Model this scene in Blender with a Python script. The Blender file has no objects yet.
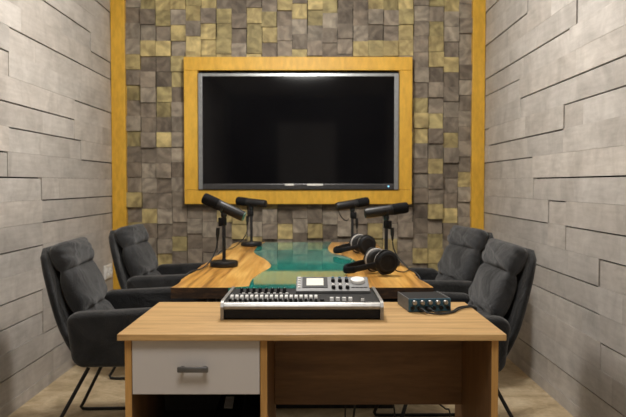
import bpy, bmesh, math, random
from mathutils import Vector, Matrix
R = random.Random(7)
C = bpy.context.scene.collection
PI = math.pi

# ------------------------------------------------------------------ materials
def new_mat(name, base=(.5, .5, .5), rough=.5, metal=0.0, spec=.5, coat=0.0):
    m = bpy.data.materials.new(name); m.use_nodes = True
    nt = m.node_tree; b = nt.nodes['Principled BSDF']
    b.inputs['Base Color'].default_value = (*base, 1)
    b.inputs['Roughness'].default_value = rough
    b.inputs['Metallic'].default_value = metal
    b.inputs['Specular IOR Level'].default_value = spec
    b.inputs['Coat Weight'].default_value = coat
    return m, nt, b

def nd(nt, kind, **kw):
    n = nt.nodes.new(kind)
    for k, v in kw.items():
        if k in n.inputs: n.inputs[k].default_value = v
        else: setattr(n, k, v)
    return n

def coords(nt, scale=(1, 1, 1), offset_attr=None, rot=(0, 0, 0)):
    tc = nd(nt, 'ShaderNodeTexCoord'); mp = nd(nt, 'ShaderNodeMapping')
    mp.inputs['Scale'].default_value = scale
    mp.inputs['Rotation'].default_value = rot
    src = tc.outputs['Object']
    if offset_attr:
        at = nd(nt, 'ShaderNodeAttribute', attribute_name=offset_attr)
        ad = nd(nt, 'ShaderNodeVectorMath', operation='ADD')
        nt.links.new(src, ad.inputs[0]); nt.links.new(at.outputs['Vector'], ad.inputs[1])
        src = ad.outputs[0]
    nt.links.new(src, mp.inputs['Vector'])
    return mp.outputs['Vector']

def ramp(nt, fac, stops):
    r = nd(nt, 'ShaderNodeValToRGB'); e = r.color_ramp.elements
    while len(e) < len(stops): e.new(.5)
    for i, (p, c) in enumerate(stops):
        e[i].position = p; e[i].color = (*c, 1)
    nt.links.new(fac, r.inputs['Fac'])
    return r.outputs['Color']

def mixc(nt, a, b, fac=.5, blend='MIX'):
    m = nd(nt, 'ShaderNodeMix', data_type='RGBA', blend_type=blend)
    for sock, v in ((m.inputs['A'], a), (m.inputs['B'], b), (m.inputs['Factor'], fac)):
        pass
    ins = [s for s in m.inputs if s.type == 'RGBA']
    fs = [s for s in m.inputs if s.type == 'VALUE'][0]
    for s, v in ((ins[0], a), (ins[1], b)):
        if hasattr(v, 'is_linked'): nt.links.new(v, s)
        else: s.default_value = (*v, 1)
    if hasattr(fac, 'is_linked'): nt.links.new(fac, fs)
    else: fs.default_value = fac
    return [s for s in m.outputs if s.type == 'RGBA'][0]

def bump(nt, b, h, strength=.2, dist=.01):
    n = nd(nt, 'ShaderNodeBump'); n.inputs['Strength'].default_value = strength
    n.inputs['Distance'].default_value = dist
    nt.links.new(h, n.inputs['Height']); nt.links.new(n.outputs['Normal'], b.inputs['Normal'])

def noise(nt, vec, scale, detail=4, rough=.55, dist=0.0):
    n = nd(nt, 'ShaderNodeTexNoise')
    n.inputs['Scale'].default_value = scale; n.inputs['Detail'].default_value = detail
    n.inputs['Roughness'].default_value = rough; n.inputs['Distortion'].default_value = dist
    nt.links.new(vec, n.inputs['Vector'])
    return n.outputs['Fac']

def plain(name, base, rough=.5, metal=0.0, spec=.5, nscale=60, amt=.12):
    """slightly mottled procedural paint / plastic / metal"""
    m, nt, b = new_mat(name, base, rough, metal, spec)
    f = noise(nt, coords(nt), nscale, 3)
    lo = tuple(c * (1 - amt) for c in base); hi = tuple(min(1, c * (1 + amt)) for c in base)
    nt.links.new(ramp(nt, f, [(.3, lo), (.7, hi)]), b.inputs['Base Color'])
    return m

def wood(name, dark, mid, light, scale=(1, 14, 14), rough=.45, coat=0.0, nscale=2.2, offset=None, bumpy=.08, spread=.22):
    m, nt, b = new_mat(name, mid, rough, coat=coat)
    v = coords(nt, scale, offset)
    f = noise(nt, v, nscale, 6, .6, .6)
    c1 = ramp(nt, f, [(.5 - spread * 1.1, dark), (.49, mid), (.5 + spread, light)])
    f2 = noise(nt, v, nscale * 6, 3, .6)
    c2 = mixc(nt, c1, ramp(nt, f2, [(.35, (.78, .76, .72)), (.65, (1.08, 1.06, 1.04))]), .6, 'MULTIPLY')
    nt.links.new(c2, b.inputs['Base Color'])
    bump(nt, b, f2, bumpy, .002)
    return m

M = {}
M['desk_wood'] = wood('desk_oak', (.42, .245, .095), (.57, .355, .145), (.67, .44, .195), (1, 16, 16), .42, spread=.16)
M['desk_edge'] = wood('desk_oak_upright', (.38, .20, .06), (.50, .275, .085), (.60, .34, .11), (16, 16, 1), .42)
M['desk_panel_shaded'] = wood('desk_oak_panel_shaded', (.11, .056, .023), (.185, .098, .041), (.25, .138, .058), (1, 8, 8), .5)  # oak darkened to paint in the shade under the desktop
M['desk_side_shaded'] = wood('desk_oak_side_shaded', (.11, .056, .023), (.185, .098, .041), (.25, .138, .058), (8, 8, 1), .5)  # same shade-darkened oak for the uprights; front edges keep the lit tone
M['cubby_dark'] = plain('cubby_grey', (.10, .088, .078), .6)
M['slab_wood'] = wood('slab_top', (.16, .06, .012), (.60, .30, .065), (.82, .50, .15), (9, .40, 5), .3, .25, 2.4, spread=.15)
M['slab_bark'] = wood('slab_edge', (.012, .006, .003), (.035, .017, .008), (.11, .05, .02), (9, 9, 30), .7)
M['yellow_wood'] = wood('yellow_pine', (.64, .355, .032), (.70, .40, .038), (.74, .44, .050), (3, 3, 1), .5, bumpy=.05)
M['black_metal'] = plain('black_metal', (.010, .010, .011), .42, 0, .4)
M['black_plastic'] = plain('black_plastic', (.008, .008, .009), .5, 0, .2)
M['black_rubber'] = plain('black_rubber', (.010, .010, .010), .6)
M['foam'] = plain('foam_black', (.010, .010, .011), .95, 0, .15, 400, .5)
M['silver'] = plain('brushed_silver', (.34, .335, .325), .38, .8)
M['handle_metal'] = plain('handle_metal', (.13, .127, .124), .45, .5)
M['silver_matt'] = plain('grey_paint', (.15, .152, .155), .5, .1)
M['panel_grey'] = plain('panel_grey', (.022, .022, .023), .65, 0, .15)
M['light_grey'] = plain('light_grey_plastic', (.74, .74, .73), .4)
M['white_plastic'] = plain('white_plastic', (.82, .81, .78), .4)
M['drawer_white'] = plain('drawer_white', (.56, .53, .51), .5, 0, .3, 3, .02)
M['interface_blue'] = plain('interface_blue', (.028, .095, .150), .4, .2)
M['green_plastic'] = plain('green_plastic', (.06, .16, .11), .4)
M['pad_silver'] = plain('earpad_grey', (.42, .40, .38), .55)
M['tv_bezel'] = plain('tv_bezel_silver', (.36, .375, .385), .3, .7)
M['tv_lip'] = plain('tv_lip_dark', (.10, .10, .105), .2, .6)
M['ceil'] = plain('ceiling_paint', (.62, .60, .57), .9, 0, .1, 4, .03)
M['rear'] = plain('rear_wall_paint', (.07, .065, .06), .9, 0, .1, 4, .06)
M['rear_door'] = plain('rear_door_paint', (.55, .53, .51), .6, 0, .2, 4, .03)
M['wall_dark'] = plain('wall_gap_dark', (.012, .010, .008), .9, 0, .05)

def make_screen():
    m, nt, b = new_mat('tv_screen_glass', (.004, .004, .005), .06, 0, .4)
    f = noise(nt, coords(nt), 2.0, 2)
    nt.links.new(ramp(nt, f, [(.3, (.003, .003, .004)), (.7, (.006, .006, .007))]), b.inputs['Base Color'])
    return m
M['screen'] = make_screen()

def make_lcd(name, col, strength):
    m, nt, b = new_mat(name, col, .3)
    f = noise(nt, coords(nt), 50, 2)
    c = ramp(nt, f, [(.3, tuple(x * .88 for x in col)), (.7, col)])
    nt.links.new(c, b.inputs['Base Color']); nt.links.new(c, b.inputs['Emission Color'])
    b.inputs['Emission Strength'].default_value = strength
    return m
M['lcd'] = make_lcd('lcd_pale', (.80, .78, .70), .12)
M['led_blue'] = make_lcd('led_blue', (.25, .65, 1.0), 2.0)

def make_epoxy():
    m, nt, b = new_mat('epoxy_teal', (.0, .2, .17), .035, 0, .6, .4)
    v = coords(nt, (3, 1.2, 3))
    f = noise(nt, v, 2.4, 5, .55, 1.2)
    nt.links.new(ramp(nt, f, [(.25, (.008, .14, .12)), (.5, (.016, .26, .215)), (.75, (.04, .40, .31))]), b.inputs['Base Color'])
    b.inputs['Coat Roughness'].default_value = .03
    return m
M['epoxy'] = make_epoxy()

def make_fabric(name, base):
    m, nt, b = new_mat(name, base, .9, 0, .2)
    v = coords(nt)
    f = noise(nt, v, 7, 5, .6, .8); g = noise(nt, v, 260, 2)
    c = ramp(nt, f, [(.36, tuple(x * .66 for x in base)), (.64, tuple(x * 1.4 for x in base))])  # mottle contrast raised to paint in shading and highlights of the folds
    nt.links.new(c, b.inputs['Base Color'])
    b.inputs['Sheen Weight'].default_value = .25
    b.inputs['Sheen Roughness'].default_value = .5
    s = nd(nt, 'ShaderNodeMath', operation='MULTIPLY_ADD'); s.inputs[1].default_value = .12
    nt.links.new(g, s.inputs[0]); nt.links.new(f, s.inputs[2])
    bump(nt, b, s.outputs[0], .7, .03)
    return m
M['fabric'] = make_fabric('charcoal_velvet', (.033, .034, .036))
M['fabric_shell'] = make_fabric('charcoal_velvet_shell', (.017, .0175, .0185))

def make_floor():
    m, nt, b = new_mat('floor_sand', (.4, .3, .2), .55)
    v = coords(nt, (1, 1, 1))
    f = noise(nt, v, 5.5, 7, .68, .6); g = noise(nt, v, 40, 4, .6)
    c = ramp(nt, f, [(.28, (.30, .22, .12)), (.48, (.54, .42, .26)), (.7, (.76, .64, .45))])
    c = mixc(nt, c, ramp(nt, g, [(.3, (.8, .8, .8)), (.7, (1.1, 1.1, 1.1))]), .6, 'MULTIPLY')
    nt.links.new(c, b.inputs['Base Color']); bump(nt, b, g, .1, .005)
    return m
M['floor'] = make_floor()

def make_board():
    m, nt, b = new_mat('wall_board_laminate', (.4, .38, .36), .5, 0, .3)
    at = nd(nt, 'ShaderNodeAttribute', attribute_name='tint')
    v = coords(nt, (1, 1, 1), 'shift')
    f = noise(nt, v, 5.0, 7, .66, .5)
    v2 = coords(nt, (1, 2.0, 16), 'shift')
    g = noise(nt, v2, 3.0, 5, .6)
    c = ramp(nt, f, [(.25, (.66, .64, .62)), (.5, (.98, .96, .94)), (.75, (1.24, 1.22, 1.20))])
    c = mixc(nt, at.outputs['Color'], c, .85, 'MULTIPLY')
    c = mixc(nt, c, ramp(nt, g, [(.3, (.82, .81, .80)), (.7, (1.08, 1.08, 1.08))]), .7, 'MULTIPLY')
    nt.links.new(c, b.inputs['Base Color'])
    return m
M['board'] = make_board()

def make_block():
    m, nt, b = new_mat('wood_block_endgrain', (.3, .26, .2), .6, 0, .3)
    at = nd(nt, 'ShaderNodeAttribute', attribute_name='tint')
    v = coords(nt, (1, 1, 1), 'shift')
    f = noise(nt, v, 7, 5, .6, 1.0)
    w = nd(nt, 'ShaderNodeTexWave', wave_type='RINGS', rings_direction='SPHERICAL')
    w.inputs['Scale'].default_value = 5; w.inputs['Distortion'].default_value = 9
    w.inputs['Detail'].default_value = 3; w.inputs['Detail Scale'].default_value = 1.5
    nt.links.new(v, w.inputs['Vector'])
    c = ramp(nt, f, [(.33, (.55, .53, .52)), (.5, (.97, .96, .94)), (.67, (1.36, 1.34, 1.28))])
    c = mixc(nt, at.outputs['Color'], c, .9, 'MULTIPLY')
    c = mixc(nt, c, ramp(nt, w.outputs['Fac'], [(.2, (.80, .79, .78)), (.8, (1.1, 1.1, 1.08))]), .8, 'MULTIPLY')
    nt.links.new(c, b.inputs['Base Color'])
    bump(nt, b, w.outputs['Fac'], .15, .004)
    return m
M['block'] = make_block()

# ------------------------------------------------------------------ mesh helpers
def link(name, bm, mat, parent=None, smooth=False, flip=True):
    if flip: bmesh.ops.recalc_face_normals(bm, faces=bm.faces[:])
    me = bpy.data.meshes.new(name); bm.to_mesh(me); bm.free()
    for m in (mat if isinstance(mat, (list, tuple)) else [mat]): me.materials.append(m)
    if smooth:
        me.polygons.foreach_set('use_smooth', [True] * len(me.polygons))
        try: me.set_sharp_from_angle(angle=math.radians(48))
        except Exception: pass
    o = bpy.data.objects.new(name, me); C.objects.link(o)
    if parent: o.parent = parent
    return o

def thing(name, label, cat, loc=(0, 0, 0), rz=0, group=None):
    o = bpy.data.objects.new(name, None); C.objects.link(o)
    o.empty_display_size = .05
    o.location = loc; o.rotation_euler = (0, 0, rz)
    o['label'] = label; o['category'] = cat
    if group: o['group'] = group
    return o

def tag(o, label, cat, group=None):
    o['label'] = label; o['category'] = cat
    if group: o['group'] = group
    return o

def struct(o):
    o['kind'] = 'structure'; return o

I4 = Matrix.Identity(4)
def T(x, y, z): return Matrix.Translation((x, y, z))
def RX(a): return Matrix.Rotation(a, 4, 'X')
def RY(a): return Matrix.Rotation(a, 4, 'Y')
def RZ(a): return Matrix.Rotation(a, 4, 'Z')
def to_dir(d):  # rotation taking +Z onto d
    return Vector(d).to_track_quat('Z', 'Y').to_matrix().to_4x4()

def box(bm, x0, x1, y0, y1, z0, z1, bev=0.0, mtx=I4, seg=2):
    vs = [bm.verts.new(mtx @ Vector((x, y, z))) for x in (x0, x1) for y in (y0, y1) for z in (z0, z1)]
    fs = [bm.faces.new([vs[i] for i in f]) for f in
          ((0, 1, 3, 2), (4, 6, 7, 5), (0, 4, 5, 1), (2, 3, 7, 6), (0, 2, 6, 4), (1, 5, 7, 3))]
    if bev > 0:
        es = list({e for f in fs for e in f.edges})
        bmesh.ops.bevel(bm, geom=es, offset=bev, segments=seg, affect='EDGES', profile=.5)
    return fs

def loft(bm, rings, cap=True, closed=True):
    vr = [[bm.verts.new(p) for p in r] for r in rings]
    n = len(vr[0])
    for a, b in zip(vr[:-1], vr[1:]):
        for i in range(n if closed else n - 1):
            j = (i + 1) % n
            bm.faces.new((a[i], a[j], b[j], b[i]))
    if cap:
        for r in (vr[0], vr[-1]):
            c = bm.verts.new(sum((v.co for v in r), Vector()) / n)
            for i in range(n): bm.faces.new((r[i], r[(i + 1) % n], c))
    return vr

def lathe(bm, prof, mtx=I4, n=28, cap=True):
    rings = [[mtx @ Vector((r * math.cos(2 * PI * i / n), r * math.sin(2 * PI * i / n), z)) for i in range(n)] for r, z in prof]
    return loft(bm, rings, cap)

def sell(c, u, v, a, b, e, n=32):
    out = []
    for i in range(n):
        t = 2 * PI * i / n; ct, st = math.cos(t), math.sin(t)
        x = math.copysign(abs(ct) ** (2 / e), ct) * a; y = math.copysign(abs(st) ** (2 / e), st) * b
        out.append(Vector(c) + Vector(u) * x + Vector(v) * y)
    return out

def spline(pts, sub=8):
    P = [Vector(p) for p in pts]
    if len(P) < 3: return P
    P = [P[0] * 2 - P[1]] + P + [P[-1] * 2 - P[-2]]
    out = []
    for i in range(1, len(P) - 2):
        a, b, c, d = P[i - 1:i + 3]
        for k in range(sub):
            t = k / sub
            out.append(.5 * ((2 * b) + (c - a) * t + (2 * a - 5 * b + 4 * c - d) * t * t + (3 * b - a - 3 * c + d) * t ** 3))
    out.append(P[-2])
    return out

def tube(bm, pts, r, n=10, smooth=True, sub=8):
    P = spline(pts, sub) if smooth else [Vector(p) for p in pts]
    rings = []; up = None
    for i, p in enumerate(P):
        d = (P[min(i + 1, len(P) - 1)] - P[max(i - 1, 0)]).normalized()
        if up is None:
            up = d.orthogonal().normalized()
        up = (up - d * up.dot(d)).normalized()
        s = d.cross(up)
        rr = r(i / (len(P) - 1)) if callable(r) else r
        rings.append([p + (up * math.cos(2 * PI * k / n) + s * math.sin(2 * PI * k / n)) * rr for k in range(n)])
    loft(bm, rings)

def rrect(w, h, r, n=6):
    pts = []
    for cx, cy, a0 in ((w / 2 - r, h / 2 - r, 0), (-w / 2 + r, h / 2 - r, PI / 2), (-w / 2 + r, -h / 2 + r, PI), (w / 2 - r, -h / 2 + r, 1.5 * PI)):
        for k in range(n + 1):
            a = a0 + k / n * PI / 2
            pts.append((cx + r * math.cos(a), cy + r * math.sin(a)))
    return pts

def slab(bm, w, h, t, rc, re, mtx=I4, warp=None, seg=5):
    """rounded rectangle w x h (local x, y), thickness t along z, corner radius rc, edge radius re"""
    rings = []
    st = [(-t / 2 + re * (1 - math.cos(a)), re * (1 - math.sin(a))) for a in [k / seg * PI / 2 for k in range(seg + 1)]]
    st += [(-z, i) for z, i in reversed(st)]
    for z, ins in st:
        ring = []
        for x, y in rrect(w - 2 * ins, h - 2 * ins, max(rc - ins, .002)):
            p = Vector((x, y, z))
            if warp: p = warp(p)
            ring.append(mtx @ p)
        rings.append(ring)
    loft(bm, rings)

# ------------------------------------------------------------------ room shell
XL, XR, YB, YR, ZC = -1.508, 1.292, 5.32, -2.2, 2.72
bm = bmesh.new(); box(bm, XL - .1, XR + .1, YR - .1, YB + .1, -.1, 0)
struct(link('floor', bm, M['floor']))
bm = bmesh.new(); box(bm, XL - .1, XR + .1, YR - .1, YB + .1, ZC, ZC + .1)
struct(link('ceiling', bm, M['ceil']))
bm = bmesh.new(); box(bm, XL - .1, XR + .1, YR - .1, YR, 0, ZC)
struct(link('wall_rear', bm, M['rear']))
bm = bmesh.new(); box(bm, -.62, .42, YR, YR + .03, 0, 2.25, .004)
struct(link('door_1', bm, M['rear_door']))

def attrs(o, tint, shift):
    me = o.data
    a = me.attributes.new('tint', 'FLOAT_COLOR', 'FACE'); b = me.attributes.new('shift', 'FLOAT_VECTOR', 'FACE')
    a.data.foreach_set('color', [c for t in tint for c in (*t, 1)])
    b.data.foreach_set('vector', [c for s in shift for c in s])

# clad side walls: rows of boards, set-back rows bare a near-black backing painted as shadow lines
def side_wall(name, xw, sgn, recess, vgaps, seed):
    rr = random.Random(seed)
    bm = bmesh.new(); tint = []; shift = []; z0, dz = .0655, .12452
    base = box(bm, min(xw, xw - sgn * .1), max(xw, xw - sgn * .1), YR, YB, 0, ZC)
    for f in base: f.material_index = 1; tint.append((.02, .02, .02)); shift.append((0, 0, 0))
    k = -1
    while z0 + k * dz < ZC:
        lo, hi = z0 + k * dz, z0 + (k + 1) * dz
        lo_, hi_ = max(lo, 0), min(hi, ZC)
        ints = sorted([(a, b) for kk, a, b in recess if kk == k])
        cuts = [YR]
        y = YR + rr.uniform(.1, 1.1)
        while y < YB - .15:
            cuts.append(y); y += rr.uniform(.75, 1.25)
        edges = [e for ab in ints for e in ab]
        cuts = [c for c in cuts if all(abs(c - e) > .2 for e in edges)] + edges + [YB]
        cuts = sorted({round(min(max(c, YR), YB), 3) for c in cuts})
        for a, b in zip(cuts[:-1], cuts[1:]):
            if b - a < .01: continue
            mid = (a + b) / 2
            rec = any(p <= mid <= q for p, q in ints)
            th = .017 if rec else .021
            g = .0062 if rec else 0.0
            e0 = a + .0003; e1 = b - .0003
            for (kk, yv, side) in vgaps:
                if kk == k:
                    if side < 0 and abs(b - yv) < .01: e1 = b - .009
                    if side > 0 and abs(a - yv) < .01: e0 = a + .009
            xf = xw + sgn * th
            fs = box(bm, min(xw, xf), max(xw, xf), e0, e1, lo_ + .0006, hi_ - .0006 - g)
            br = rr.uniform(.90, 1.08); wm = rr.uniform(-.006, .006)
            t = ((.51 + wm) * br, .487 * br, (.462 - wm) * br); s = (rr.uniform(0, 9), rr.uniform(0, 9), rr.uniform(0, 9))
            for f in fs: tint.append(t); shift.append(s)
        k += 1
    o = link(name, bm, [M['board'], M['wall_dark']])
    attrs(o, tint, shift); return struct(o)

# recess: (row index, Y start, Y end).  Row k spans z = .0655 + .12452 k upward
LR = [(18, 4.89, 5.4), (16, 2.6, 4.80), (15, 4.80, 5.4), (14, 3.51, 5.4), (13, 2.7, 3.50), (12, 4.46, 5.4), (11, 2.9, 4.45),
      (10, 3.49, 4.575), (9, 4.575, 5.4), (9, 2.7, 3.47), (8, 2.5, 3.905), (7, 3.905, 5.4), (6, 3.91, 5.4), (5, 2.4, 3.91), (3, 2.4, 3.90),
      (2, 2.5, 3.90), (1, 3.90, 4.6), (0, 2.4, 4.6)]
LG = [(15, 4.80, 1), (16, 4.80, -1), (10, 4.575, -1), (8, 3.905, -1), (2, 3.90, -1)]
RRc = [(18, 4.6, 5.4), (16, 4.25, 5.4), (17, 2.6, 4.25), (15, 2.6, 3.46), (14, 3.55, 5.4), (13, 4.40, 5.4), (12, 2.5, 4.38), (11, 2.5, 3.62), (11, 5.15, 5.4),
       (10, 3.62, 5.15), (9, 4.12, 5.4), (8, 2.5, 4.10), (7, 3.57, 3.84), (6, 3.84, 5.4), (6, 2.5, 3.57), (5, 2.4, 3.15), (4, 3.15, 4.4), (3, 3.13, 4.4), (2, 2.4, 3.12), (0, 2.4, 4.6)]
RG = [(17, 4.25, -1), (15, 3.46, -1), (11, 3.62, -1), (7, 3.84, -1), (5, 3.15, -1)]
side_wall('wall_left', XL - .021, 1, LR, LG, 3)
side_wall('wall_right', XR + .021, -1, RRc, RG, 11)

# back wall of end-grain wooden blocks at uneven depths
def block_wall():
    rr = random.Random(21)
    bm = bmesh.new(); tint = []; shift = []
    for f in box(bm, XL - .1, XR + .1, YB, YB + .1, 0, ZC):
        f.material_index = 1; tint.append((.02, .02, .02)); shift.append((0, 0, 0))
    x = -1.405; cw = .1139
    while x < 1.205:
        off = rr.choice([0, 0, 0, .012, -.02, .04]); z = -.06 + off
        w = cw
        while z < ZC:
            h = cw * rr.choice([1, 1, 1, 1, .97, 1.04])
            d = rr.choice([.010, .014, .018, .020, .024, .028, .034, .042])
            u = rr.random(); hi = max(0, min(1, (z - .9) / 1.4))
            ye = .15 + .22 * hi
            if u < ye * .6: t = (.45, .365, .175); d += .006
            elif u < ye: t = (.34, .285, .14)
            elif u < ye + .25: t = (.30, .26, .21)
            elif u < ye + .45: t = (.185, .152, .120)
            else: t = (.24, .202, .162)
            br = rr.uniform(.8, 1.15); t = tuple(c * br for c in t)
            jx = rr.uniform(-.003, .003)
            x0, x1 = max(x + .0012 + jx, -1.406), min(x + w - .0012 + jx, 1.2045)
            z0, z1 = max(z + .001, 0), min(z + h - .001, ZC)
            if z1 - z0 > .01 and x1 - x0 > .01:
                # slight tilt on the front face
                fs = box(bm, x0, x1, YB - d, YB, z0, z1)
                s = (rr.uniform(-5, 5), rr.uniform(-5, 5), rr.uniform(-5, 5))
                s = (-x - cw * rr.uniform(-.8, 1.8), -YB + rr.uniform(-.05, .3), -z - cw * rr.uniform(-.8, 1.8))
                for f in fs: tint.append(t); shift.append(s)
            z += h
        x += w
    o = link('wall_back', bm, [M['block'], M['wall_dark']]); attrs(o, tint, shift)
    return struct(o)
block_wall()

bm = bmesh.new(); box(bm, XL + .001, -1.402, 5.262, YB - .001, 0, ZC, .003)
struct(link('trim_1', bm, M['yellow_wood']))
bm = bmesh.new(); box(bm, 1.196, XR - .001, 5.262, YB - .001, 0, ZC, .003)
struct(link('trim_2', bm, M['yellow_wood']))

# wall socket on left wall
sk = thing('wall_socket', 'white double wall socket low on the left grey board wall by the yellow post', 'socket', (XL, 5.12, .458), 0)
bm = bmesh.new(); box(bm, 0, .014, -.085, .085, 0, .100, .003); link('plate', bm, M['white_plastic'], sk)
for dy in (-.04, .04):
    bm = bmesh.new(); lathe(bm, [(.030, .0095), (.030, .016), (.026, .016), (.024, .011)], T(.004, dy, .050) @ RY(PI / 2), 24)
    o = link('outlet', bm, M['white_plastic'], sk, True)
    bm = bmesh.new()
    for q in (-.009, .009): lathe(bm, [(.003, .0112), (.003, .0122)], T(.004, dy + q, .050) @ RY(PI / 2), 8)
    link('pin_hole', bm, M['black_plastic'], o)

# ------------------------------------------------------------------ wooden frame and TV
fr = thing('wooden_frame', 'broad yellow pine board frame on the block wall around the television', 'frame', (-.107, 5.284, 1.0))
ox0, ox1, oz0, oz1 = -.955 + .107, .741 + .107, 0.0, 1.092
ix0, ix1, iz0, iz1 = -.853 + .107, .645 + .107, .105, .993
for nm, r in (('top_rail', (ox0, ox1, iz1, oz1)), ('bottom_rail', (ox0, ox1, oz0, iz0)), ('side_rail', (ox0, ix0, iz0 + .001, iz1 - .001)), ('side_rail', (ix1, ox1, iz0 + .001, iz1 - .001))):
    bm = bmesh.new(); box(bm, r[0], r[1], -.062, -.002, r[2], r[3], .003)
    o = link(nm, bm, M['yellow_wood'], fr)
bm = bmesh.new(); box(bm, ix0 - .02, ix1 + .02, -.012, -.006, iz0 - .02, iz1 + .02); link('shade_backing', bm, M['wall_dark'], fr)  # near-black sheet added to paint the shade in the gap around the television

tv = thing('television', 'large flat black television with thin silver bezel hanging inside the yellow frame', 'television', (-.104, 5.262, 1.109))
hw, th = .743, .860
bm = bmesh.new(); box(bm, -hw + .05, hw - .05, -.02, .005, .06, th - .06, .01); link('back_housing', bm, M['black_plastic'], tv)
bm = bmesh.new(); box(bm, -hw + .004, hw - .004, -.045, -.019, .004, th - .004, .003); link('rear_shell', bm, M['black_plastic'], tv)
bz = bmesh.new()
sx0, sx1, sz0, sz1 = -.712, .710, .043, .836
box(bz, -hw, sx0, -.058, -.044, 0, th, .003); box(bz, sx1, hw, -.058, -.044, 0, th, .003)
box(bz, sx0, sx1, -.058, -.044, sz1, th, .003)
link('bezel', bz, M['tv_bezel'], tv)
bm = bmesh.new(); box(bm, sx0, sx1, -.0575, -.044, 0, sz0, .005); lip = link('lower_bezel', bm, M['tv_lip'], tv)
lip['label'] = 'dark glossy lower bezel strip'
bm = bmesh.new(); box(bm, sx0 - .002, sx1 + .002, -.050, -.044, sz0 - .002, sz1 + .002); link('screen', bm, M['screen'], tv)
bm = bmesh.new(); lathe(bm, [(.0055, .0), (.0055, .0015), (.003, .003)], T(.669, -.0575, .023) @ RX(PI / 2), 16); link('status_light', bm, M['led_blue'], tv)
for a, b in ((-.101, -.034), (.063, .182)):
    bm = bmesh.new(); box(bm, a, b, -.0600, -.0574, .029, .043, .0008); link('painted_highlight', bm, M['white_plastic'], tv)  # white strips added in place of bright reflections on the lower bezel

# ------------------------------------------------------------------ river table
tb = thing('river_table', 'long live-edge wood meeting table with a teal resin river down the middle', 'table', (-.04, 3.72, 0))
TX, TY = -.04, 3.72
RL = [(-.247, 2.69), (-.253, 2.915), (-.232, 3.136), (-.202, 3.392), (-.248, 3.694), (-.336, 4.049), (-.352, 4.401), (-.325, 4.80)]
RRv = [(.119, 2.69), (.137, 2.988), (.165, 3.183), (.205, 3.364), (.226, 3.58), (.19, 3.847), (.113, 4.049), (.096, 4.339), (.13, 4.80)]
def resample(pts, n):
    S = [p for p in spline([(x, y, 0) for x, y in pts], 12)]
    out = []
    y0, y1 = pts[0][1], pts[-1][1]
    for k in range(n):
        y = y0 + (y1 - y0) * k / (n - 1)
        for a, b in zip(S[:-1], S[1:]):
            if a.y <= y <= b.y + 1e-6:
                t = (y - a.y) / max(b.y - a.y, 1e-6); out.append((a.x + (b.x - a.x) * t, y)); break
        else: out.append((S[-1].x, y))
    return out
N = 60
rl, rv = resample(RL, N), resample(RRv, N)
rr_ = random.Random(5)
lef = [(-.548 + .022 * k / (N - 1) + .006 * math.sin(k * .55) + rr_.uniform(-.002, .002), p[1]) for k, p in enumerate(rl)]
rig = [(.461 - .036 * k / (N - 1) + .006 * math.sin(k * .48 + 1) + rr_.uniform(-.002, .002), p[1]) for k, p in enumerate(rv)]
def ribbon(name, A, B, ztop, zbot, mats, inset=0.0):
    bm = bmesh.new()
    loc = lambda p, z: Vector((p[0] - TX, p[1] - TY, z))
    ta = [bm.verts.new(loc(p, ztop)) for p in A]; tbv = [bm.verts.new(loc(p, ztop)) for p in B]
    ba = [bm.verts.new(loc((p[0] + inset, p[1]), zbot)) for p in A]; bb = [bm.verts.new(loc((p[0] - inset, p[1]), zbot)) for p in B]
    n = len(A)
    K = 6
    for i in range(n - 1):
        f = bm.faces.new((ta[i], ta[i + 1], tbv[i + 1], tbv[i]))
        for q in ((ba[i], bb[i], bb[i + 1], ba[i + 1]), (ta[i], ba[i], ba[i + 1], ta[i + 1]), (tbv[i], tbv[i + 1], bb[i + 1], bb[i])):
            bm.faces.new(q).material_index = 1
    for i in (0, n - 1):
        bm.faces.new((ta[i], tbv[i], bb[i], ba[i])).material_index = 1
    return link(name, bm, mats, tb)
ribbon('wood_slab', lef, rl, .750, .708, [M['slab_wood'], M['slab_bark']])
ribbon('wood_slab', rv, rig, .750, .708, [M['slab_wood'], M['slab_bark']])
o = ribbon('resin_river', rl, rv, .7496, .710, [M['epoxy'], M['epoxy']]); o['label'] = 'glossy teal resin river'
# steel base: two trestles and a spine
for yy in (3.58, 4.62):
    bm = bmesh.new()
    for xx in (-.33, .33): box(bm, xx - TX - .026, xx - TX + .026, yy - TY - .03, yy - TY + .03, .035, .705, .002)
    box(bm, -.36 - TX, .42 - TX, yy - TY - .03, yy - TY + .03, 0, .037, .002)
    box(bm, -.36 - TX, .36 - TX, yy - TY - .03, yy - TY + .03, .670, .707, .002)
    link('trestle_leg', bm, M['black_metal'], tb)
bm = bmesh.new(); box(bm, -.03 - TX, .03 - TX, 3.61 - TY, 4.59 - TY, .655, .700, .002); link('spine_beam', bm, M['black_metal'], tb)

# ------------------------------------------------------------------ desk
dk = thing('office_desk', 'light oak office desk with one white drawer standing at the front of the table', 'desk', (0, 2.185, 0))
DY = 2.185
def dbox(name, x0, x1, y0, y1, z0, z1, m, bev=.0015, parent=dk):
    bm = bmesh.new(); box(bm, x0, x1, y0 - DY, y1 - DY, z0, z1, bev); return link(name, bm, m, parent)
dbox('desktop', -.540, .536, 1.919, 2.452, .717, .735, M['desk_wood'])
for nm, a, b, yb in (('side_panel', -.5235, -.505, 2.435), ('side_panel', .5000, .5185, 2.435), ('divider_panel', -.1455, -.1265, 2.40)):
    o = dbox(nm, a, b, 1.9385, yb, 0, .7165, M['desk_side_shaded'])
    o = dbox('edge_strip', a, b, 1.937, 1.9386, 0, .7165, M['desk_edge'], 0, o); o['label'] = 'light oak front edge band'
dbox('modesty_panel', -.126, .4995, 2.318, 2.334, .412, .7165, M['desk_panel_shaded'])
dbox('cabinet_back', -.5045, -.146, 2.366, 2.378, .06, .7165, M['cubby_dark'])
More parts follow.
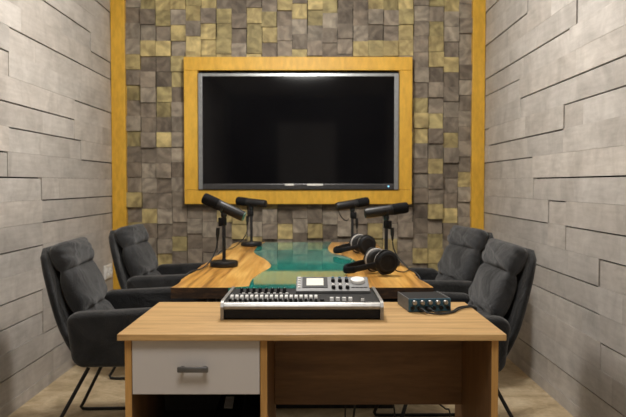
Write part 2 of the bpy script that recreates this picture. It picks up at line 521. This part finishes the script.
dbox('cabinet_shelf', -.5045, -.146, 1.96, 2.365, .362, .378, M['cubby_dark'])
dbox('cabinet_floor', -.5045, -.146, 1.95, 2.365, .06, .078, M['cubby_dark'])
dr = dbox('drawer', -.5035, -.1475, 1.938, 1.954, .562, .714, M['drawer_white'], .0012); dr['label'] = 'white drawer with metal handle'
bm = bmesh.new()
box(bm, -.490, -.160, 1.955 - DY, 2.34 - DY, .575, .590); box(bm, -.490, -.478, 1.955 - DY, 2.34 - DY, .59, .68); box(bm, -.172, -.160, 1.955 - DY, 2.34 - DY, .59, .68); box(bm, -.478, -.172, 2.33 - DY, 2.34 - DY, .59, .68)
link('drawer_box', bm, M['cubby_dark'], dr)
bm = bmesh.new()
box(bm, -.374, -.288, 1.913 - DY, 1.921 - DY, .629, .645, .003)
for xx in (-.362, -.300): box(bm, xx - .005, xx + .005, 1.920 - DY, 1.939 - DY, .632, .642, .001)
h = link('handle', bm, M['handle_metal'], dr, True); h['label'] = 'brushed metal bar handle'

# things in the cubby
ph = thing('desk_telephone', 'black desk telephone with a small pale label in the dark cubby under the drawer', 'telephone', (-.245, 2.17, .378))
bm = bmesh.new()
rings = [[Vector((x, -.085, z)) for x, z in ((-.075, 0), (.09, 0), (.09, .035), (-.065, .035))], [Vector((x, .085, z)) for x, z in ((-.075, 0), (.09, 0), (.085, .092), (-.05, .092))]]
loft(bm, rings); link('body', bm, M['black_plastic'], ph)
A = math.atan2(.057, .17)
bm = bmesh.new(); box(bm, -.014, .014, -.03, .03, 0, .003, .001, T(-.02, .035, .0765) @ RX(A)); o = link('paper_label', bm, M['light_grey'], ph); o['label'] = 'small pale grey paper label'
bm = bmesh.new(); slab(bm, .05, .17, .03, .02, .012, T(.055, .0, .084) @ RX(A)); link('handset', bm, M['black_plastic'], ph, True)
for i in range(3):
    for j in range(3):
        bm = bmesh.new(); box(bm, -.006, .006, -.006, .006, 0, .004, .001, T(-.045 + i * .018, -.06 + j * .02, .0435 + j * .0067) @ RX(A)); link('key', bm, M['panel_grey'], ph)
cc = bmesh.new()
tube(cc, [(.035 * math.cos(a), .035 * math.sin(a), .006 + a * .0012) for a in [k * .5 for k in range(40)]], .005, 8, True, 2)
o = link('coiled_cable', cc, M['black_rubber']); o.location = (-.335, 2.16, .378); tag(o, 'black cable wound in a small coil beside the telephone in the cubby', 'cable')

# ------------------------------------------------------------------ multitrack mixer
mx = thing('mixing_console', 'black and silver multitrack mixing console with tilted screen panel on the oak desk', 'mixer', (-.032, 2.30, .7355))
w2 = .238
def mbox(name, x0, x1, y0, y1, z0, z1, m, bev=.001, parent=mx, mtx=I4, smooth=False):
    bm = bmesh.new(); box(bm, x0, x1, y0, y1, z0, z1, bev, mtx); return link(name, bm, m, parent, smooth)
mbox('body', -w2, w2, -.165, .140, .006, .049, M['panel_grey'])
mbox('front_panel', -w2, w2, -.176, -.1655, .004, .030, M['black_plastic'], .002)
bm = bmesh.new()
loft(bm, [[Vector((x, y, z)) for y, z in ((-.1755, .0305), (-.1795, .034), (-.1795, .042), (-.176, .0485), (-.168, .0515), (-.158, .052), (-.158, .0305))] for x in (-w2, w2)])
o = link('front_trim', bm, M['silver'], mx); o['label'] = 'silver front trim strip'
for s in (-1, 1):
    prof = [(-.181, 0), (-.184, .010), (-.184, .040), (-.178, .052), (-.165, .057), (.135, .056), (.142, .050), (.144, .0)]
    bm = bmesh.new()
    # cheeks splay slightly outward towards the front
    def cheek(off, k):
        return [Vector((s * off, y, z)) for y, z in prof]
    loft(bm, [cheek(w2 + .0005, 0), cheek(w2 + .0085, 1), cheek(w2 + .0105, 2)])
    # keep the inner face flush with body
    o = link('end_cheek', bm, M['silver'], mx); o['label'] = 'silver side cheek'
zt = .049
# buttons + fader caps
for k in range(18):
    x = -.2225 + k * .0156
    bm = bmesh.new(); box(bm, -.0045, .0045, -.0055, .0055, 0, .0115, .0012, T(x, -.146, zt)); link('channel_button', bm, M['black_plastic'], mx)
    bm = bmesh.new(); box(bm, -.0012, .0012, -.028, .028, 0, .0006, 0, T(x, -.085, zt)); sl = link('fader_slot', bm, M['wall_dark'], mx)
    dy = R.choice([0, 0, .001, -.001])
    bm = bmesh.new()
    loft(bm, [[T(x, -.098 + dy, zt) @ Vector(p) for p in r] for r in (
        [(-.0052, -.012, .001), (.0052, -.012, .001), (.0052, .012, .001), (-.0052, .012, .001)],
        [(-.0046, -.010, .0115), (.0046, -.010, .0115), (.0046, .009, .0145), (-.0046, .009, .0145)])])
    link('fader_cap', bm, M['light_grey'], mx)
for k in range(8):
    x = -.206 + k * .0206
    bm = bmesh.new(); lathe(bm, [(.0075, 0), (.0072, .004), (.0058, .005), (.0052, .015), (.0045, .016)], T(x, .045, zt), 16); kb = link('trim_knob', bm, M['black_plastic'], mx, True)
    bm = bmesh.new(); box(bm, -.0007, .0007, -.005, .0, .0155, .0166, 0, T(x, .045, zt)); link('pointer', bm, M['white_plastic'], kb)
    bm = bmesh.new(); box(bm, -.0048, .0048, -.003, .003, 0, .004, .001, T(x + .0085, .02, zt)); link('select_button', bm, M['light_grey'], mx)
    bm = bmesh.new(); box(bm, -.0040, .0040, -.003, .003, 0, .006, .001, T(x - .001, -.012, zt)); link('mute_button', bm, M['silver_matt'], mx)
for k in range(4):
    bm = bmesh.new(); box(bm, -.006, .006, -.010, .010, 0, .011, .0015, T(.092 + k * .0195, -.120, zt)); link('transport_button', bm, M['light_grey'], mx)
    bm = bmesh.new(); box(bm, -.006, .006, -.005, .005, 0, .005, .0015, T(.092 + k * .0195, -.148, zt)); link('transport_button', bm, M['silver_matt'], mx)
bm = bmesh.new(); box(bm, -.006, .006, -.006, .006, 0, .008, .002, T(.062, -.128, zt)); link('record_button', bm, M['black_plastic'], mx)
bm = bmesh.new(); box(bm, -.006, .006, -.010, .010, 0, .012, .002, T(.188, -.118, zt)); mf = link('master_fader', bm, M['black_plastic'], mx)
bm = bmesh.new(); box(bm, -.0055, .0055, -.0135, -.0105, 0, .010, .001, T(.188, -.118, zt)); o = link('fader_stripe', bm, M['white_plastic'], mf)
# tilted display panel
pm = T(.1005, .021, zt + .002) @ RX(math.radians(14.5))
pl = mbox('display_panel', -.124, .124, 0, .126, -.004, .008, M['silver_matt'], .002, mx, pm)
pl['label'] = 'tilted grey display panel'
bm = bmesh.new(); loft(bm, [[Vector((.1005 + x, y, z)) for y, z in ((.026, zt - .001), (.026, zt + .0005), (.138, zt + .029), (.138, zt - .001))] for x in (-.12, .12)]); link('panel_riser', bm, M['panel_grey'], mx)
bm = bmesh.new(); box(bm, -.103, -.017, .026, .118, .008, .010, .0008, pm); sc = link('screen_surround', bm, M['black_plastic'], pl)
bm = bmesh.new(); box(bm, -.089, -.031, .043, .106, .010, .0106, 0, pm); o = link('screen', bm, M['lcd'], pl); o['label'] = 'pale lit display screen'
for j in range(5):
    bm = bmesh.new(); box(bm, -.0045, .0045, -.004, .004, 0, .003, .001, pm @ T(-.114, .030 + j * .021, .008)); link('soft_key', bm, M['white_plastic'], pl)
for i in range(3):
    for j, (hh, mt) in enumerate(((.010, 'black_plastic'), (.004, 'white_plastic'), (.010, 'black_plastic'), (.005, 'interface_blue'))):
        r_ = .0068 if hh > .006 else .005
        bm = bmesh.new(); lathe(bm, [(r_, 0), (r_ * .95, hh * .8), (r_ * .75, hh)], pm @ T(.002 + i * .0235, .022 + j * .030, .008), 14); link('encoder' if hh > .006 else 'menu_button', bm, M[mt], pl, True)
bm = bmesh.new(); lathe(bm, [(.0255, 0), (.0255, .003), (.0235, .009), (.020, .0105), (.010, .0095)], pm @ T(.086, .083, .008), 32); o = link('jog_wheel', bm, M['white_plastic'], pl, True); o['label'] = 'round white jog wheel'
for k in range(4):
    bm = bmesh.new(); box(bm, -.006, .006, -.004, .004, 0, .003, .001, pm @ T(.068 + k * .014, .030, .008)); link('cursor_button', bm, M['silver_matt'], pl)

# ------------------------------------------------------------------ audio interface
ai = thing('audio_interface', 'small dark blue audio interface box with five silver knobs on right of oak desk', 'audio interface', (.372, 2.335, .7355), math.radians(6))
bm = bmesh.new(); box(bm, -.0665, .0665, -.073, .08, .003, .041, .003); link('case', bm, M['panel_grey'], ai)
bm = bmesh.new(); box(bm, -.070, .070, -.080, -.0735, .001, .0435, .002); o = link('front_plate', bm, M['interface_blue'], ai); o['label'] = 'dark blue front plate'
for s in (-1, 1):
    bm = bmesh.new(); box(bm, min(s * .067, s * .070), max(s * .067, s * .070), -.073, .08, .001, .0435, .001); link('side_plate', bm, M['silver_matt'], ai)
for k in range(5):
    bm = bmesh.new(); lathe(bm, [(.0078, 0), (.0074, .010), (.0058, .012)], T(-.0515 + k * .0255, -.080, .0315) @ RX(PI / 2), 18); link('gain_knob', bm, M['silver'], ai, True)
for k, x in enumerate((-.058, -.036, -.010, .014, .038, .060)):
    bm = bmesh.new(); lathe(bm, [(.0066, 0), (.0066, .003), (.0042, .003), (.0040, .0008)], T(x, -.080, .0135) @ RX(PI / 2), 16); link('input_jack', bm, M['black_metal'], ai, True)
def cable(name, pts, r, label, cat='cable', plug=None, group=None, mat='black_rubber'):
    bm = bmesh.new(); tube(bm, pts, r, 8)
    o = link(name, bm, M[mat], None, True); tag(o, label, cat, group)
    return o
def plug(parent, p, d, r=.0055, l=.03, m='black_metal', name='plug'):
    bm = bmesh.new(); lathe(bm, [(r * .7, 0), (r, .003), (r, l * .7), (r * .55, l)], T(*p) @ to_dir(d), 14)
    return link(name, bm, M[m], parent, True)
def ai_w(x, y, z):
    return Matrix.Translation((.372, 2.335, .7355)) @ RZ(math.radians(6)) @ Vector((x, y, z))
for (jx, lab, pts) in ((-.036, 'thin grey-black cable plugged into the left side of the blue interface front', [(.365, 2.200, .743), (.405, 2.197, .7395), (.450, 2.232, .7395), (.488, 2.295, .7395), (.525, 2.325, .7395), (.5415, 2.330, .7365), (.549, 2.333, .725), (.552, 2.335, .60), (.553, 2.34, .3)]),
                       (-.010, 'thin black cable from the middle jack curling along the front of the blue interface', [(.392, 2.212, .743), (.422, 2.216, .7395), (.455, 2.252, .7395), (.486, 2.315, .7395), (.525, 2.346, .7395), (.5415, 2.350, .7365), (.549, 2.352, .725), (.552, 2.355, .60), (.553, 2.36, .3)])):
    p = ai_w(jx, -.0835, .0135)
    q = ai_w(jx + .006, -.112, .0125)
    o = cable('interface_cable', [q] + pts, .0028, lab)
    plug(o, p, q - p, .005, .032, 'panel_grey')

# ------------------------------------------------------------------ microphones on desk stands
def make_mic(loc, axis, hc, label, body_len=.215, cap=True, hang=1):
    """axis: unit direction from foam end to tail; hc: height of mic centre above the table"""
    t = thing('studio_microphone', label, 'microphone', loc, 0, 'broadcast microphones on the table')
    d = Vector(axis).normalized(); Q = to_dir(d); c = Vector((0, 0, hc))
    B = Matrix.Translation(c) @ Q
    L = body_len
    bm = bmesh.new(); lathe(bm, [(.060, 0), (.0665, .003), (.0675, .010), (.0675, .022), (.064, .027), (.012, .029), (.010, .036)], I4, 36); link('base', bm, M['black_metal'], t, True)
    top = hc - .042
    bm = bmesh.new(); lathe(bm, [(.0085, .028), (.0085, top), (.006, top + .004)], I4, 16); link('pole', bm, M['black_metal'], t, True)
    bm = bmesh.new(); lathe(bm, [(.012, top - .045), (.0135, top - .042), (.0135, top - .012), (.011, top - .008)], I4, 16)
    box(bm, -.026 * 1, -.008, -.010, .010, top - .05, top - .008, .003, RZ(0 if hang > 0 else PI)); link('collar', bm, M['black_plastic'], t, True)
    # yoke: swivel block and two arms hugging the body
    side = d.cross(Vector((0, 0, 1))).normalized(); upv = side.cross(d)
    bm = bmesh.new(); lathe(bm, [(.010, top - .008), (.015, top), (.015, top + .012), (.010, top + .018)], I4, 16)
    for s in (-1, 1):
        tube(bm, [Vector((0, 0, top + .008)), c * 1 + side * s * .024 - upv * .022, c + side * s * .0305, c + side * s * .0305 + upv * .004], .0045, 8, True, 4)
    link('yoke', bm, M['black_metal'], t, True)
    bm = bmesh.new(); lathe(bm, [(.022, -L * .10), (.0255, -L * .095), (.0258, L * .44), (.0235, L * .475), (.021, L * .48)], B, 28); link('body', bm, M['black_metal'], t, True)
    bm = bmesh.new(); lathe(bm, [(.020, -L * .5), (.025, -L * .485), (.0275, -L * .45), (.0275, -L * .16), (.0262, -L * .145)], B, 28); link('foam_windscreen', bm, M['foam'], t, True)
    bm = bmesh.new(); lathe(bm, [(.0255, -L * .145), (.0266, -L * .135), (.0266, -L * .105), (.0255, -L * .095)], B, 28); link('collar_ring', bm, M['panel_grey'], t, True)
    if cap:
        bm = bmesh.new(); lathe(bm, [(.0235, L * .474), (.0235, L * .490), (.018, L * .5)], B, 24); o = link('tail_cap', bm, M['green_plastic'] if cap == 'green' else M['black_metal'], t, True)
    return t
def mic_dir(dx, dy, dz): return Vector((dx, dy, dz)).normalized()
TZ = .7505
make_mic((-.429, 3.384, TZ), mic_dir(.905, -.05, -.423), .287, 'near left studio microphone tilted steeply, foam end raised, on black round desk stand', .222, 'green')
make_mic((-.394, 4.508, TZ), mic_dir(.90, -.42, -.09), .281, 'far left studio microphone nearly level on a black stand at the table end', .215)
make_mic((.245, 4.30, TZ), mic_dir(-.93, -.30, -.15), .277, 'far right studio microphone with foam end to the right, behind the farther headphones', .215, True, -1)
make_mic((.362, 3.43, TZ), mic_dir(-.985, -.08, -.14), .270, 'near right studio microphone on a stand behind the nearest headphones', .218, True, -1)

def xlr(parent, p, d):
    bm = bmesh.new(); lathe(bm, [(.0095, 0), (.0095, .032), (.0075, .040), (.0055, .058), (.0035, .066)], T(*p) @ to_dir(d), 16); o = link('connector', bm, M['black_metal'], parent, True)
    return o
g = 'microphone cables'
o = cable('microphone_cable', [(-.462, 3.384, .875), (-.466, 3.37, .835), (-.486, 3.32, .785), (-.515, 3.25, .757), (-.545, 3.16, .756), (-.566, 3.115, .742), (-.572, 3.10, .715), (-.555, 3.10, .675), (-.50, 3.11, .655), (-.43, 3.12, .60), (-.40, 3.14, .40), (-.38, 3.2, .008)], .0032, 'black cable hanging from the near left microphone over the left table edge', group=g)
xlr(o, (-.458, 3.384, .938), (-.05, 0, -1))
o = cable('microphone_cable', [(-.421, 4.508, .88), (-.424, 4.49, .835), (-.450, 4.42, .79), (-.49, 4.30, .757), (-.53, 4.18, .756), (-.552, 4.14, .745), (-.558, 4.12, .715), (-.54, 4.11, .675), (-.48, 4.10, .655), (-.40, 4.10, .60), (-.38, 4.10, .35), (-.36, 4.12, .008)], .0032, 'black cable running from the far left microphone toward the left table edge', group=g)
xlr(o, (-.420, 4.508, .945), (-.02, 0, -1))
o = cable('microphone_cable', [(.274, 4.30, .87), (.277, 4.30, .83), (.30, 4.27, .775), (.34, 4.20, .756), (.40, 4.13, .756), (.436, 4.09, .7555), (.461, 4.07, .742), (.464, 4.06, .715), (.45, 4.05, .675), (.38, 4.04, .65), (.25, 4.03, .58), (.22, 4.02, .3), (.21, 4.0, .008)], .0032, 'black cable hanging down from the far right microphone', group=g)
xlr(o, (.272, 4.30, .94), (.02, 0, -1))
o = cable('microphone_tail_lead', [(.150, 4.262, 1.005), (.162, 4.262, .975), (.180, 4.275, .945), (.205, 4.29, .925), (.222, 4.298, .935)], .0028, 'short black lead looping from the tail of the far right microphone to its pole', 'cable')
o = cable('microphone_cable', [(.393, 3.43, .868), (.400, 3.43, .83), (.420, 3.40, .79), (.447, 3.33, .760), (.450, 3.22, .7555), (.462, 3.13, .752), (.474, 3.08, .735), (.472, 3.05, .70), (.44, 3.04, .670), (.35, 3.03, .65), (.20, 3.02, .60), (.15, 3.02, .3), (.14, 3.02, .008)], .0032, 'black cable hanging from the near right microphone over the right table edge', group=g)
xlr(o, (.391, 3.43, .936), (.03, 0, -1))

# ------------------------------------------------------------------ headphones
def make_headphones(loc, rz, label):
    """local: -X is the band end, cups face +-Y; the near cup outer face looks to -Y"""
    t = thing('headphones', label, 'headphones', loc, rz, 'studio headphones on the table')
    R0 = .054
    for s, cx in ((-1, 0.0), (1, -.012)):
        m = T(cx, s * .046, R0 + .0055) @ RX(-s * PI / 2)     # local +Z = outward
        bm = bmesh.new(); lathe(bm, [(.047, 0), (R0 - .001, .004), (R0, .012), (.048, .024), (.036, .031), (.030, .030), (.012, .033)], m, 36); e = link('ear_cup', bm, M['black_plastic'], t, True)
        bm = bmesh.new(); lathe(bm, [(.0365, .0300), (.0385, .0325), (.034, .0335), (.033, .031)], m, 32, False); link('cup_ring', bm, M['panel_grey'], e, True)
        bm = bmesh.new(); lathe(bm, [(.030, -.024), (.041, -.0235), (.0475, -.017), (.0485, -.010), (.047, -.002), (.045, .0)], m, 36); o = link('ear_pad', bm, M['black_rubber'], t, True)
        bm = bmesh.new(); lathe(bm, [(.0475, -.006), (.0515, -.004), (.0525, .000), (.0525, .005), (.0505, .009)], m, 36, False); o = link('silver_rim', bm, M['pad_silver'], e, True); o['label'] = 'pale silver rim round the cup'
        # yoke fork from the cup to the band
        bm = bmesh.new()
        tube(bm, [m @ Vector((0, .053, .014)), m @ Vector((-.028, .047, .017)), m @ Vector((-.053, .0, .016)), m @ Vector((-.028, -.047, .017)), m @ Vector((0, -.0505, .014))], .004, 8)
        link('yoke', bm, M['black_metal'], t, True)
    pts = []
    for k in range(17):
        a = PI * k / 16
        y = -.064 * math.cos(a) * (1 + .18 * math.sin(a)); x = -.052 - .118 * math.sin(a) ** .8
        z = .050 - .026 * math.sin(a)
        pts.append(Vector((x, y, z)))
    def strap(h, t_, k0, k1):
        rings = []
        for k in range(k0, k1):
            p = pts[k]; d = (pts[min(k + 1, 16)] - pts[max(k - 1, 0)]).normalized()
            s = d.cross(Vector((0, 0, 1))).normalized(); u = s.cross(d)
            rings.append(sell(p, s, u, t_, h, 3, 14))
        b_ = bmesh.new(); loft(b_, rings); return b_
    link('headband', strap(.0125, .004, 0, 17), M['black_plastic'], t, True)
    link('band_padding', strap(.015, .008, 4, 13), M['foam'], t, True)
    return t
make_headphones((.309, 3.09, .7505), math.radians(13), 'nearest black headphones with pale silver rims lying just behind the mixing console')
make_headphones((.292, 3.97, .7505), math.radians(13), 'farther black headphones with pale silver rims lying on right slab beside the resin river')
cable('headphone_cable', [(.357, 3.10, .785), (.374, 3.10, .765), (.41, 3.13, .7555), (.44, 3.20, .7555), (.456, 3.24, .7545), (.474, 3.26, .738), (.473, 3.27, .71), (.45, 3.27, .685), (.38, 3.26, .675)], .0026, 'thin black cable trailing right from the nearest headphones')
cable('headphone_cable', [(.340, 3.99, .785), (.362, 4.0, .765), (.395, 4.0, .7555), (.425, 3.96, .7555), (.445, 3.92, .754), (.463, 3.90, .738), (.463, 3.89, .71), (.44, 3.88, .685), (.38, 3.87, .675)], .0026, 'thin black cable trailing right from the farther headphones')

# ------------------------------------------------------------------ armchairs  (local +X = forward)
def make_chair(loc, rz, label):
    t = thing('armchair', label, 'chair', loc, rz, 'charcoal armchairs around the table')
    Yv = Vector((0, 1, 0))
    def interp(path, u):
        P = spline(path, 10); i = min(int(u * (len(P) - 1)), len(P) - 2); f = u * (len(P) - 1) - i
        return P[i].lerp(P[i + 1], f)
    # outer shell
    path = [(-.140, 0, .365), (-.195, 0, .41), (-.255, 0, .52), (-.298, 0, .66), (-.344, 0, .868)]
    rings = []
    for k in range(25):
        u = k / 24; p = interp(path, u); d = (interp(path, min(u + .02, 1)) - interp(path, max(u - .02, 0))).normalized()
        nrm = Vector((d.z, 0, -d.x))
        w = .262 - .012 * u
        e = min(1, (1 - u) / .15); w -= .075 * (1 - math.sqrt(max(0, 1 - (1 - e) ** 2)))
        e2 = min(1, u / .08); w -= .03 * (1 - e2)
        th = .026 * (.5 + .5 * min(1, (1 - u) / .04)) * (.6 + .4 * e2)
        ring = []
        for q in sell((0, 0, 0), Yv, nrm, w, th, 3.2, 40):
            wrap = .018 * (abs(q.y) / .26) ** 2.5     # the shell curls forward at its sides
            ring.append(p + q + nrm * wrap)
        rings.append(ring)
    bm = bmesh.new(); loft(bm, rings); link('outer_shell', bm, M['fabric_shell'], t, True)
    # padded back in three puffs
    rr = random.Random(4)
    path = [(-.125, 0, .43), (-.157, 0, .52), (-.205, 0, .66), (-.254, 0, .80), (-.284, 0, .888)]
    seams = (.37, .69)
    rings = []; n = 72
    for k in range(n + 1):
        u = k / n; p = interp(path, u); d = (interp(path, min(u + .02, 1)) - interp(path, max(u - .02, 0))).normalized()
        nrm = Vector((d.z, 0, -d.x))
        bounds = [0] + list(seams) + [1.0]
        for a, b in zip(bounds[:-1], bounds[1:]):
            if a <= u <= b: v = (u - a) / (b - a); puff = (max(0, 1 - abs(2 * v - 1) ** 2.6)) ** .55; top = b == 1.0
        th = .018 + .040 * puff if not (top and v > .5) else .016 + .042 * (max(0, 1 - abs(2 * v - 1) ** 3)) ** .5
        w = .212 + .007 * puff
        if top and v > .6: w -= .040 * (1 - math.sqrt(max(0, 1 - ((v - .6) / .4) ** 2.5)))
        ring = []
        for q in sell((0, 0, 0), Yv, nrm, w, th, 3.0, 56):
            front = q.dot(nrm) > 0
            wr = 0
            if front:
                wr = .0052 * math.sin(q.y * 38 + u * 30 + 2.5 * math.sin(u * 15)) * (1.1 - puff * .6) + .004 * math.sin(q.y * 15 + u * 22 + 1)
            ring.append(p + q + nrm * wr)
        rings.append(ring)
    bm = bmesh.new(); loft(bm, rings); link('back_cushion', bm, M['fabric'], t, True)
    # seat
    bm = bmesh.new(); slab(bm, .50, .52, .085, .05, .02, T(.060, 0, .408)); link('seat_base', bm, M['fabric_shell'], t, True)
    bm = bmesh.new(); slab(bm, .47, .505, .085, .07, .035, T(.085, 0, .470)); link('seat_cushion', bm, M['fabric'], t, True)
    for s in (-1, 1):
        def warp(p):  # rear edge leans back towards the top, top rises a touch to the front
            q = p.copy(); h_ = (p.y + .12) / .24
            q.x += -.030 * h_ * max(0, -p.x / .25); q.y += .012 * (p.x / .25) * h_
            q.z += .010 * math.cos(p.x * 6) * 0
            return q
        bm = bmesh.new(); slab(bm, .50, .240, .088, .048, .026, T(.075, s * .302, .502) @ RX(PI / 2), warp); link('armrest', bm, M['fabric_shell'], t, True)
        bm = bmesh.new()
        P = [(-.140, s * .215, .352), (-.300, s * .285, .045)]
        foot = [(-.314, s * .292, .022), (-.306, s * .296, .010), (-.28, s * .297, .008), (.0, s * .297, .008), (.25, s * .297, .008), (.278, s * .296, .010), (.285, s * .293, .024), (.275, s * .288, .05), (.17, s * .215, .352)]
        rod = [Vector(p) for p in P] + [Vector(p) for p in foot]
        tube(bm, rod, .0082, 10, False); link('sled_leg', bm, M['black_metal'], t, True)
    return t
src = make_chair((-.845, 3.24, 0), math.radians(3), 'charcoal padded armchair at front left, nearest the left grey wall and desk')
def copy_chair(loc, rz, label):
    r = src.copy(); C.objects.link(r); r.location = loc; r.rotation_euler = (0, 0, rz); r['label'] = label
    for ch in list(src.children):
        c = ch.copy(); C.objects.link(c); c.parent = r
        for g_ in list(ch.children):
            d = g_.copy(); C.objects.link(d); d.parent = c
    return r
copy_chair((-.865, 4.36, 0), math.radians(-3), 'charcoal padded armchair at back left, beside the white wall socket')
copy_chair((.595, 3.13, 0), math.radians(180 + 1), 'charcoal padded armchair at front right, close behind the oak desk corner')
copy_chair((.665, 4.13, 0), math.radians(180 + 11), 'charcoal padded armchair at back right, in front of the right yellow post')

# cords under the desk
cable('power_cord', [(.150, 2.36, .70), (.152, 2.37, .5), (.149, 2.40, .40), (.140, 2.44, .30), (.12, 2.5, .12), (.10, 2.55, .012), (.0, 2.62, .008)], .004, 'black cord hanging below the modesty panel left of the table leg')
cable('power_cord', [(.265, 2.37, .70), (.262, 2.38, .52), (.272, 2.40, .41), (.286, 2.42, .36), (.30, 2.5, .2), (.32, 2.6, .012), (.36, 2.7, .008)], .003, 'black cord hanging below the modesty panel right of the table leg')
cable('power_cord', [(.415, 2.36, .70), (.418, 2.37, .5), (.428, 2.38, .41), (.46, 2.41, .37), (.49, 2.47, .33), (.50, 2.55, .15), (.50, 2.6, .008)], .003, 'black cord hanging below the modesty panel near the desk side panel')

# ------------------------------------------------------------------ lights
def globe(loc, power, r, col=(1, .96, .91)):
    l = bpy.data.lights.new('ceiling_globe', 'POINT'); l.energy = power; l.color = col; l.shadow_soft_size = r
    o = bpy.data.objects.new('ceiling_globe', l); C.objects.link(o); o.location = loc
globe((-.1, 3.40, 2.42), 92, .15)
l = bpy.data.lights.new('ceiling_panel', 'AREA'); l.shape = 'DISK'; l.size = .9; l.energy = 29; l.color = (1, .96, .91)
o = bpy.data.objects.new('ceiling_panel', l); C.objects.link(o); o.location = (-.1, .75, 2.69)
w = bpy.data.worlds.new('room_dark'); bpy.context.scene.world = w; w.use_nodes = True
w.node_tree.nodes['Background'].inputs['Color'].default_value = (.02, .02, .02, 1)

# ------------------------------------------------------------------ camera
cd = bpy.data.cameras.new('camera'); cam = bpy.data.objects.new('camera', cd); C.objects.link(cam)
cam.location = (0, 0, 1.15); cam.rotation_euler = (PI / 2 - math.atan(24.5 / 700), 0, 0)
cd.sensor_width = 36; cd.lens = 700 / 626 * 36; cd.shift_x = .5 / 626
cd.clip_start = .02
cd.dof.use_dof = True; cd.dof.focus_distance = 2.5; cd.dof.aperture_fstop = 5.0
sc_ = bpy.context.scene; sc_.camera = cam
sc_.view_settings.view_transform = 'Standard'
sc_.view_settings.exposure = 0.0
